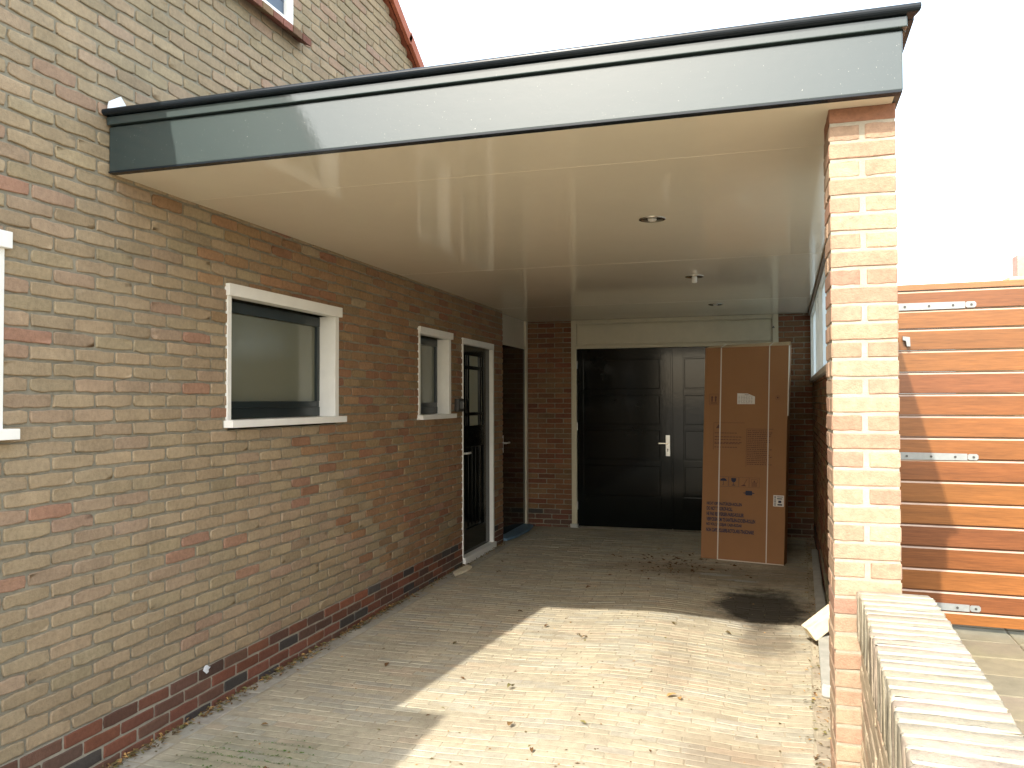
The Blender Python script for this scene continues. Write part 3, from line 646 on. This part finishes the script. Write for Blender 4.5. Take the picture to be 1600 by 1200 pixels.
for i in range(nu_):
    for j in range(nz):
        b.faces.new((fr[i][j], fr[i + 1][j], fr[i + 1][j + 1], fr[i][j + 1])); b.faces.new((bk[i][j], bk[i][j + 1], bk[i + 1][j + 1], bk[i + 1][j]))
    b.faces.new((fr[i][nz], fr[i + 1][nz], bk[i + 1][nz], bk[i][nz])); b.faces.new((fr[i][0], bk[i][0], bk[i + 1][0], fr[i + 1][0]))
for j in range(nz):
    b.faces.new((fr[0][j], fr[0][j + 1], bk[0][j + 1], bk[0][j])); b.faces.new((fr[nu_][j], bk[nu_][j], bk[nu_][j + 1], fr[nu_][j + 1]))
bmesh.ops.recalc_face_normals(b, faces=b.faces); m_ = bpy.data.meshes.new('carton'); b.to_mesh(m_); b.free(); link('carton', m_, M_card, box, True)
box.children[0].data.polygons.foreach_set('use_smooth', [False] * len(box.children[0].data.polygons))
f = MB()                                            # raised top flaps
f.poly([bp(0.0, BH + 0.001), bp(UL, BH + 0.001), bp(UL, BH + 0.038, -0.075), bp(0.03, BH + 0.022, -0.075)], -N * 0.004)
f.poly([bp(0.0, BH + 0.001, -BD + 0.004), bp(UL, BH + 0.001, -BD + 0.004), bp(UL, BH + 0.035, -0.08), bp(0.03, BH + 0.022, -0.08)], -N * 0.004); f.build('top_flap', M_cardtop, box)
def strap(u0, u1, wdt=0.0085):
    q = MB()
    zs_ = np.linspace(0, BH, 12)
    for a, c in zip(zs_[:-1], zs_[1:]):
        ua = u0 + (u1 - u0) * a / BH; uc = u0 + (u1 - u0) * c / BH
        da = 0.0075 + 0.0; 
        q.poly([bp(ua, a, da), bp(ua + wdt, a, da), bp(uc + wdt, c, da), bp(uc, c, da)], N * 0.0025)
    q.poly([bp(u1, BH, 0.008), bp(u1 + wdt, BH, 0.008), bp(u1 + wdt + 0.02, BH + 0.03, -0.075), bp(u1 + 0.02, BH + 0.03, -0.075)], Vector((0, 0, 0.006)))
    q.build('strap', M_strap, box)
strap(0.150, 0.143, 0.010); strap(0.578, 0.568)
f = MB(); f.poly([bp(UL, 1.30, 0.002), bp(UL + 0.008, 1.30, 0.0), bp(UL + 0.008, BH, 0.0), bp(UL, BH, 0.002)], -N * 0.02); f.build('edge_tape', M_strap, box)
f = MB(); f.poly([bp(0.155, -0.002, 0.009), bp(UL, -0.002, 0.009), bp(UL, 0.006, 0.009), bp(0.155, 0.006, 0.009)], N * 0.002); f.build('bottom_strap', M_strap, box)
# prints: everything on the front face, a hair proud of it
def pr(q, u0, u1, z0, z1, d=0.0078): q.poly([bp(u0, z0, d), bp(u1, z0, d), bp(u1, z1, d), bp(u0, z1, d)], N * 0.0006)
def frame_(q, u0, u1, z0, z1, t=0.0025): pr(q, u0, u1, z1 - t, z1); pr(q, u0, u1, z0, z0 + t); pr(q, u0, u0 + t, z0 + t, z1 - t); pr(q, u1 - t, u1, z0 + t, z1 - t)
def shape(q, pts, d=0.0078): q.poly([bp(u, z, d) for (u, z) in pts], N * 0.0006)
q = MB()                                            # this-way-up arrows
frame_(q, 0.050, 0.130, 1.398, 1.495, 0.0018)
for uc in (0.073, 0.107): pr(q, uc - 0.006, uc + 0.006, 1.425, 1.462); shape(q, [(uc - 0.012, 1.462), (uc + 0.012, 1.462), (uc, 1.480)])
pr(q, 0.060, 0.120, 1.410, 1.417); q.build('upright_arrows', M_inkr, box)
def sq_(i): 
    q = MB(); frame_(q, 0.150 + 0.091 * i, 0.237 + 0.091 * i, 0.662, 0.750, 0.0018); return q
q = sq_(0); c0 = 0.193; shape(q, [(c0 + 0.030 * math.cos(a), 0.712 + 0.024 * math.sin(a)) for a in np.linspace(0, math.pi, 12)]); pr(q, c0 - 0.0015, c0 + 0.0015, 0.678, 0.712); pr(q, c0 - 0.010, c0 + 0.0015, 0.676, 0.679); q.build('umbrella_symbol', M_ink, box)
q = sq_(1); c0 = 0.284; shape(q, [(c0 - 0.022, 0.740), (c0 + 0.022, 0.740), (c0 + 0.021, 0.718), (c0 + 0.010, 0.704), (c0 - 0.010, 0.704), (c0 - 0.021, 0.718)]); pr(q, c0 - 0.002, c0 + 0.002, 0.680, 0.704); pr(q, c0 - 0.016, c0 + 0.016, 0.674, 0.680); q.build('glass_symbol', M_ink, box)
q = sq_(2); c0 = 0.375; shape(q, [(c0 - 0.03, 0.672), (c0 + 0.02, 0.672), (c0 + 0.004, 0.690)]); shape(q, [(c0 + 0.004, 0.690), (c0 + 0.030, 0.735), (c0 + 0.027, 0.738), (c0 + 0.001, 0.692)]); q.build('tipping_symbol', M_inkr, box)
q = sq_(3); c0 = 0.466
for i in range(4): pr(q, c0 - 0.024, c0 + 0.024, 0.672 + i * 0.009, 0.6755 + i * 0.009)
shape(q, [(c0 - 0.008, 0.710), (c0 + 0.008, 0.710), (c0, 0.728)]); frame_(q, c0 - 0.027, c0 + 0.027, 0.706, 0.735, 0.002); q.build('stacking_symbol', M_inkr, box)
q = MB(); c0 = 0.420; z0 = 0.612
shape(q, [(c0 - 0.034, z0), (c0 - 0.026, z0 + 0.020), (c0 + 0.026, z0 + 0.020), (c0 + 0.034, z0), (c0 + 0.026, z0 - 0.020), (c0 - 0.026, z0 - 0.020)])
for s_ in (-1, 1): shape(q, [(c0 + s_ * 0.036, z0 + 0.006), (c0 + s_ * 0.036, z0 - 0.006), (c0 + s_ * 0.052, z0)])
q.build('printed_badge', M_ink, box)
q = MB()                                            # two printed notices: rules and lines too fine to read
pr(q, 0.094, 0.37, 1.234, 1.2365); pr(q, 0.094, 0.0965, 0.99, 1.234)
shape(q, [(0.115, 1.185), (0.160, 1.185), (0.1375, 1.222)])
for i, (ln, zz) in enumerate([(0.20, 1.14), (0.245, 1.105), (0.24, 1.08), (0.245, 1.055), (0.23, 1.045), (0.21, 1.012)]):
    for k_ in range(9): pr(q, 0.104 + ln * k_ / 9, 0.104 + ln * (k_ + rng.uniform(0.6, 0.9)) / 9, zz, zz + 0.006)
q.build('printed_notice', M_inkr, box); q = MB()
pr(q, 0.388, 0.62, 1.180, 1.183); pr(q, 0.388, 0.3905, 0.845, 1.18)
for i in range(19):
    zz = 1.163 - i * 0.0165; ln = 0.22 * rng.uniform(0.75, 1)
    for k_ in range(10): pr(q, 0.397 + ln * k_ / 10, 0.397 + ln * (k_ + rng.uniform(0.6, 0.92)) / 10, zz, zz + 0.006)
q.build('printed_notice', M_inkr, box); q = MB()
for a in np.linspace(0, 2 * math.pi, 12, endpoint=False): shape(q, [(0.650 + 0.020 * math.cos(a), 1.46 + 0.020 * math.sin(a)), (0.650 + 0.020 * math.cos(a + 0.35), 1.46 + 0.020 * math.sin(a + 0.35)), (0.650 + 0.015 * math.cos(a + 0.17), 1.46 + 0.015 * math.sin(a + 0.17))])
pr(q, 0.643, 0.657, 1.453, 1.467); q.build('round_mark', M_inkr, box)
def words(txt, u0, z0, width, height, m, name, parent):
    cu = bpy.data.curves.new('t', 'FONT'); cu.body = txt; cu.size = 1; cu.extrude = 0.0; cu.offset = 0.04
    ob = bpy.data.objects.new('t', cu); COL.objects.link(ob); dg = bpy.context.evaluated_depsgraph_get(); dg.update()
    me = bpy.data.meshes.new_from_object(ob.evaluated_get(dg)); bpy.data.objects.remove(ob)
    P = np.array([v.co[:] for v in me.vertices]); mn = P.min(0); mx_ = P.max(0)
    for v in me.vertices:
        uu = (v.co.x - mn[0]) / (mx_[0] - mn[0]) * width; zz = (v.co.y - mn[1]) / (mx_[1] - mn[1]) * height
        v.co = bp(u0 + uu, z0 + zz, 0.0084)
    return me
bmt = bmesh.new()
for i, (tx, wd) in enumerate([('NICHT KIPPEN-STÜRZEN-ROLLEN', 0.315), ('DO NOT TIP-DROP-ROLL', 0.235), ('NE PAS RENVERSER-FAIRE-ROULER', 0.335), ('VERBODEN OM TE KANTELEN-GOOIEN-ROLLEN', 0.435), ('NO VOLCAR-DEJAR CAER-RODAR', 0.32), ('NON CAPOVOLGERE-ROTOLARE-TRASCINARE', 0.425)]):
    m_ = words(tx, 0.046, 0.490 - i * 0.0485, wd, 0.034, M_ink, '', None); bmt.from_mesh(m_); bpy.data.meshes.remove(m_)
m_ = bpy.data.meshes.new('printed_text'); bmt.to_mesh(m_); bmt.free(); link('printed_text', m_, M_ink, box)
q = MB(); shape(q, [(0.300, 1.403), (0.455, 1.403), (0.455, 1.470), (0.390, 1.497), (0.300, 1.500)]); st = q.build('sticker', M_paper, box)
q = MB()
for i in range(6):
    for k_ in range(6): pr(q, 0.310 + k_ * 0.022, 0.310 + k_ * 0.022 + rng.uniform(0.010, 0.018), 1.413 + i * 0.012, 1.4155 + i * 0.012, 0.0086)
pr(q, 0.365, 0.40, 1.484, 1.488, 0.0086); q.build('sticker_print', M_inkr, st)
q = MB(); pr(q, 0.632, 0.722, 0.508, 0.606); st = q.build('sticker', M_paper, box); st['label'] = 'small white sticker with blue grey print near the lower edge'
q = MB()
for i in range(9): pr(q, 0.640, 0.655, 0.516 + i * 0.0095, 0.516 + i * 0.0095 + rng.uniform(0.003, 0.006), 0.0086)
pr(q, 0.664, 0.714, 0.590, 0.595, 0.0086); pr(q, 0.664, 0.706, 0.572, 0.580, 0.0086); pr(q, 0.674, 0.700, 0.540, 0.560, 0.0086); pr(q, 0.668, 0.708, 0.518, 0.530, 0.0086); q.build('sticker_print', M_ink, st)

# ================================================================== low garden wall with brick-on-edge coping
lw = empty('garden_wall', (2.8, 1.5, 0), 'low pale brick garden wall with upright brick coping running from the pillar', 'wall')
D = Vector((0.054, 1, 0)).normalized(); Nn = Vector((1, -0.054, 0)).normalized(); O = Vector((2.865, 2.70, 0))
def lmap(a): return np.array([O.x, O.y, 0])[None, :] + np.outer(a[:, 0], np.array(Nn)) - np.outer(a[:, 1], np.array(D)) + np.c_[np.zeros(len(a)), np.zeros(len(a)), a[:, 2]]
bl = []; cl = []; jb = []; s_ = 0.002
while s_ < 3.6:
    wd = rng.uniform(0.045, 0.050); o_ = rng.normal(0, 0.0012)
    bl.append((-0.098 + o_, 0.106 + o_, s_, s_ + wd, 0.706, 0.858 + rng.normal(0, 0.0012))); cl.append(pick([(0.30, 0.262, 0.19), (0.285, 0.25, 0.185), (0.305, 0.25, 0.19), (0.265, 0.24, 0.18)], None, 0.05)); sj = s_ + wd; s_ = sj + rng.uniform(0.011, 0.014); jb.append((-0.0955, 0.1035, sj - 0.001, s_ + 0.001, 0.707, 0.8605 + rng.normal(0, 0.0008)))
V, Fq, C = block_bricks(bl, cl, e=0.006, jit=0.0016); V = lmap(V)
cop = link('coping', np_mesh('coping', V, Fq, C), M_brick, lw, True)
def lbox(mb, a0, a1, s0, s1, z0, z1):
    P = lmap(np.array([(a0, s0, z0), (a1, s0, z0), (a1, s1, z0), (a0, s1, z0)])); mb.poly([tuple(p) for p in P], (0, 0, z1 - z0))
f = MB(); lbox(f, -0.094, 0.094, 0.0, 3.6, 0.704, 0.850); f.build('mortar_bed', M_mortar_pale, cop)
V, Fq, C = block_bricks(jb, [(0.42, 0.39, 0.32)] * len(jb), e=0.004, jit=0.0016); link('mortar', np_mesh('mortar', lmap(V), Fq, C), mat('coping_mortar', (0.36, 0.33, 0.26), 0.95, 0.2, var=0.15, vscale=30, bump=1.0, bscale=120), cop, True)
rr, ss = wall_courses(-0.03, 0.694, lambda z: 0.003, lambda z: 3.6, [], course=0.0575, zbase=0.694 - 0.0575 * 12)
for sd in (-1, 1):
    fm = (lambda u, v, w_, sd=sd: lmap(np.c_[sd * (0.094 + w_), u, v]))
    o = brick_wall('brick_face', lw, rr, ss, fm, [pick([(0.36, 0.29, 0.20), (0.34, 0.27, 0.185), (0.35, 0.255, 0.175)], None, 0.05) for _ in rr], thick=0.09, jit=0.001, m=M_mortar_pale, depth=0.004)
    if sd < 0: o.data.flip_normals()

# ================================================================== wooden gate
GA = math.atan(-0.061); gate = empty('wooden_gate', (3.46, 4.9, TZ), 'orange brown varnished gate of wide horizontal boards beside the brick pillar', 'gate')
gu = Vector((math.cos(GA), math.sin(GA), 0)); gn = Vector((gu.y, -gu.x, 0))
G0 = Vector((3.02, 4.9 + 0.061 * (3.46 - 3.02), 0))
def gp(u, z, d=0.0): return G0 + gu * u + gn * d + Vector((0, 0, z))
GW = 1.75
zs_ = [0.224, 0.298, 0.403] + [0.403 + 0.119 * i for i in range(1, 13)] + [1.935, 2.043]
zs_ = sorted(set(round(v, 4) for v in zs_))
Vv = []; Ff = []; Cc = []
for a, c in zip(zs_[:-1], zs_[1:]):
    if c - a < 0.03: continue
    # profile across the board: drip edge below, sloping chamfer above
    prof = [(a + 0.003, -0.02), (a + 0.003, 0.006), (a + 0.006, 0.010), (c - 0.0130, 0.010), (c - 0.0045, 0.004), (c - 0.0045, -0.008), (c + 0.002, -0.008), (c + 0.002, -0.02)]
    col = pick([(0.180, 0.062, 0.017), (0.190, 0.070, 0.018), (0.150, 0.051, 0.017), (0.192, 0.073, 0.018), (0.165, 0.057, 0.016)], None, 0.06)
    n = len(prof); base = len(Vv)
    for uu in (0.0, GW):
        for (z_, d_) in prof: Vv.append(tuple(gp(uu, z_, d_))); Cc.append(col)
    for i in range(n):
        j = (i + 1) % n
        if i != 3: Ff.append((base + i, base + n + i, base + n + j, base + j)); continue
        q0 = len(Vv); pale = np.array((0.38, 0.27, 0.20)) * rng.uniform(0.85, 1.1)      # upper bevel coloured pale: the sky's gleam put into the board colour
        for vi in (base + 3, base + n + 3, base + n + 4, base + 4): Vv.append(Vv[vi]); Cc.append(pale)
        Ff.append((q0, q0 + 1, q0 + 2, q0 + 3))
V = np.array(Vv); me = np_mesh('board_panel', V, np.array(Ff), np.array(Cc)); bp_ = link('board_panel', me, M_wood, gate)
f = MB(); f.poly([gp(0, 2.046, 0.014), gp(GW, 2.046, 0.014), gp(GW, 2.077, 0.014), gp(0, 2.077, 0.014)], -gn * 0.05)
o = f.build('top_rail', M_wood, gate)
ca = o.data.color_attributes.new('col', 'FLOAT_COLOR', 'POINT'); ca.data.foreach_set('color', [0.24, 0.10, 0.035, 1] * len(o.data.vertices))
for zc in (1.956, 1.133, 0.322):
    f = MB(); f.poly([gp(0.0, zc - 0.021, 0.0106), gp(0.545, zc - 0.019, 0.0106), gp(0.545, zc + 0.017, 0.0106), gp(0.0, zc + 0.021, 0.0106)], gn * 0.004)
    f.poly([gp(0.547, zc - 0.010, 0.0106), gp(0.555, zc - 0.017, 0.0106), gp(0.590, zc - 0.017, 0.0106), gp(0.598, zc - 0.008, 0.0106), gp(0.598, zc + 0.007, 0.0106), gp(0.590, zc + 0.016, 0.0106), gp(0.555, zc + 0.016, 0.0106), gp(0.547, zc + 0.010, 0.0106)], gn * 0.005)
    h_ = f.build('strap_hinge', M_metal, gate)
    for uu in (0.25, 0.37, 0.487, 0.575):
        f = MB(); c_ = gp(uu, zc - 0.001, 0.0165); f.cyl((0, 0, 0), 0.0065, 0.004, 'y', 12, xf=Matrix.Translation(c_) @ Matrix.Rotation(GA, 4, 'Z')); f.build('bolt', M_plastic, h_)
f = MB(); f.poly([gp(0.235, 1.79, 0.02), gp(0.27, 1.785, 0.02), gp(0.272, 1.735, 0.02), gp(0.255, 1.735, 0.02), gp(0.250, 1.765, 0.02), gp(0.235, 1.77, 0.02)], gn * 0.03); f.build('catch_hook', M_metal, gate)

# ================================================================== loose things at the foot of the side wall
f = MB(); P0 = Vector((2.768, 4.22, 0)); P1 = Vector((2.965, 8.0, 0)); d_ = (P1 - P0).normalized(); n_ = Vector((d_.y, -d_.x, 0))
f.poly([P0 + Vector((0, 0, 0.0)), P0 + n_ * 0.07 + Vector((0, -0.03, 0)), P1 + n_ * 0.05, P1], (0, 0, 0.062)); bmesh.ops.bevel(f.bm, geom=list(f.bm.edges), offset=0.006, segments=2, affect='EDGES')
tag(f.build('edging_beam', M_timber), 'long pale grey concrete edging beam lying along the foot of the side wall', 'edging')
xf = Matrix.Translation((2.838, 5.10, 0.135)) @ Matrix.Rotation(math.radians(20), 4, 'Z') @ Matrix.Rotation(math.radians(-36), 4, 'Y')
f = MB(); f.box(-0.105, 0.105, -0.05, 0.05, -0.043, 0.043, 0.008, 2, xf=xf)
tag(f.build('stone_block', M_block), 'cream coloured block leaning askew on the edging beam by the pillar', 'block')
f = MB(); f.poly([(0.045, 6.35, 0.0), (0.10, 6.25, 0.0), (0.135, 6.45, 0.0), (0.12, 6.62, 0.0), (0.05, 6.66, 0.0)], (0, 0, 0.018)); bmesh.ops.bevel(f.bm, geom=list(f.bm.edges), offset=0.004, segments=1, affect='EDGES')
tag(f.build('stone_slab', M_block), 'small flat pale stone lying at the house wall before the first door', 'stone')
# dry leaves: the ones big enough to point at
def leaf_mesh(L, W, curl):
    pts = [(0, 0), (0.25, 0.42), (0.55, 0.5), (0.8, 0.3), (1, 0), (0.8, -0.34), (0.5, -0.5), (0.22, -0.36)]
    V = [(0.5 * L, 0, 0.012 * curl)] + [((u - 0) * L, v * W, 0.010 * curl * abs(v) * 2 + 0.004 + 0.006 * random.random() * curl) for u, v in pts]
    F = [(0, i, i % 8 + 1) for i in range(1, 9)]
    return V, F
leafs = [(860, 0), ]
LC = [(0.13, 0.07, 0.03), (0.20, 0.12, 0.05), (0.12, 0.09, 0.04), (0.40, 0.24, 0.09), (0.18, 0.16, 0.06)]
spots = [(2.05, 3.95, .07, 3), (2.12, 3.93, .06, 3), (1.18, 5.0, .06, 0), (1.42, 4.85, .05, 2), (1.5, 4.8, .06, 1), (1.3, 3.9, .07, 4), (1.42, 3.45, .07, 1), (1.02, 3.95, .045, 0), (1.75, 3.5, .05, 4), (1.58, 3.22, .045, 0),
         (1.95, 6.9, .07, 0), (1.7, 7.2, .08, 0), (1.85, 7.35, .07, 0), (1.55, 6.85, .08, 0), (1.75, 6.95, .07, 1), (0.75, 4.5, .06, 2), (0.52, 4.1, .07, 0), (0.62, 2.75, .045, 0), (0.35, 3.15, .05, 1), (0.95, 5.3, .05, 0),
         (1.6, 7.9, .06, 0), (1.3, 7.4, .06, 0), (0.42, 6.5, .07, 0), (0.3, 6.9, .06, 0), (2.28, 5.2, .06, 2), (1.95, 5.25, .06, 2), (2.55, 3.15, .03, 0), (1.22, 6.1, .06, 0), (2.42, 6.9, .06, 0), (1.5, 5.95, .05, 0)]
for i, (x, y, l, ci) in enumerate(spots):
    V, F3 = leaf_mesh(l * 0.8, l * 0.36, random.uniform(0.4, 1.6)); me = np_mesh('fallen_leaf', V, F3, np.repeat([LC[ci]], len(V), 0))
    o = link('fallen_leaf', me, M_leaf, None, True); o.location = (x, y, float(gz(x, y)) + 0.002); o.rotation_euler = (random.uniform(-.15, .15), random.uniform(-.15, .15), random.uniform(0, 6.28))
    tag(o, 'dry curled leaf lying loose on the driveway paving', 'leaf', 'dry leaves scattered on the driveway')
# leaf litter and crumbs
V = []; F3 = []; Cc = []
def crumb(x, y, z, l, c):
    a = random.uniform(0, 6.28); w_ = l * random.uniform(0.25, 0.6); b0 = len(V); ca_, sa = math.cos(a), math.sin(a)
    for (p, q_, h) in ((0, 0, 0.001), (0.5, 0.5, random.uniform(0, .5)), (1, 0, random.uniform(0.0, .3)), (0.5, -0.5, random.uniform(0, .5))):
        V.append((x + l * p * ca_ - w_ * q_ * sa, y + l * p * sa + w_ * q_ * ca_, z + h * l * 0.6)); Cc.append(c)
    F3.append((b0, b0 + 1, b0 + 2, b0 + 3))
for i in range(1100):
    x = random.uniform(0.15, 2.65); y = random.uniform(2.5, 8.9); l = random.choice([0.008, 0.010, 0.014, 0.02]) * random.uniform(.7, 1.3)
    crumb(x, y, float(gz(x, y)) + 0.001, l, random.choice(LC))
for i in range(1300):
    y = random.uniform(2.2, 7.8) ; 
    if random.random() < 0.35: y = random.choice([2.75, 3.3, 3.95, 4.7, 5.2]) + random.gauss(0, 0.15)
    x = 0.008 + abs(random.gauss(0, 0.028)); crumb(x, y, random.uniform(0, 0.015), random.uniform(0.01, 0.035), random.choice(LC))
for i in range(700):
    y = random.uniform(3.2, 8.9); x = xr(y) + 0.06 + random.gauss(0, 0.05)
    crumb(x, y, random.uniform(0, 0.008), random.uniform(0.01, 0.03), random.choice(LC))
for i in range(150):
    x = random.gauss(1.8, 0.28); y = random.gauss(7.15, 0.33); crumb(x, y, float(gz(x, y)) + 0.001, random.uniform(0.02, 0.055), random.choice([LC[0], (0.09, 0.045, 0.02)]))
tag(link('leaf_litter', np_mesh('leaf_litter', V, F3, Cc), M_leaf), 'brown leaf crumbs blown together along the wall foot and over the paving', 'leaf litter', kind='stuff')
V = []; F3 = []; Cc = []
for i in range(420):
    cx, cy = random.choice([(0.45, 2.72), (0.62, 2.85), (0.75, 2.7), (0.55, 2.95), (0.38, 2.85)]); x = cx + random.gauss(0, 0.09); y = round((cy + random.gauss(0, 0.06)) / rp) * rp + random.gauss(0, .002) + (-2.5 % rp)
    crumb(x, y, float(gz(x, y)) + 0.002, random.uniform(0.006, 0.014), (0.1, 0.2, 0.03))
tag(link('moss', np_mesh('moss', V, F3, Cc), M_moss), 'green moss sprouting in the paving joints near the plinth', 'moss', kind='stuff')

# ================================================================== beyond and behind
nb = empty('neighbour_house', (16, 32, 0), 'pale yellow house top with chimney seen over the wooden gate', 'house')
f = MB(); f.box(10.62, 20, 30, 38, -0.03, 5.30); f.build('wall', M_yel, nb)
f = MB(); f.box(10.5, 20.1, 29.9, 38.1, 5.30, 5.46, 0.03); f.poly([(10.95, 30.2, 5.46), (20, 30.2, 5.46), (20, 30.2, 7.6), (15.5, 30.2, 7.6)], (0, 7, 0)) if False else None; rf = f.build('roof', M_yel, nb)
f = MB(); f.box(10.82, 11.5, 30.2, 30.8, 5.46, 6.2, 0.02); f.build('chimney', M_pink, rf)
sh_ = empty('shadow_block', (-2, -3, 0), 'unseen flat topped block added beside the driveway to cast a stepped shadow', 'shadow_caster')  # unseen block, added to cast the step in the driveway shadow
f = MB(); f.box(-5, 0.06, -4.6, -0.52, -0.03, 3.18); f.build('wall', mat('shadow_block_brick', (0.3, 0.24, 0.16), 0.9, 0.2, var=0.2, bump=0.5), sh_)
f = MB(); f.box(-5.05, 0.10, -4.65, -0.507, 3.18, 3.263, 0.005); f.build('roof', M_trim, sh_)
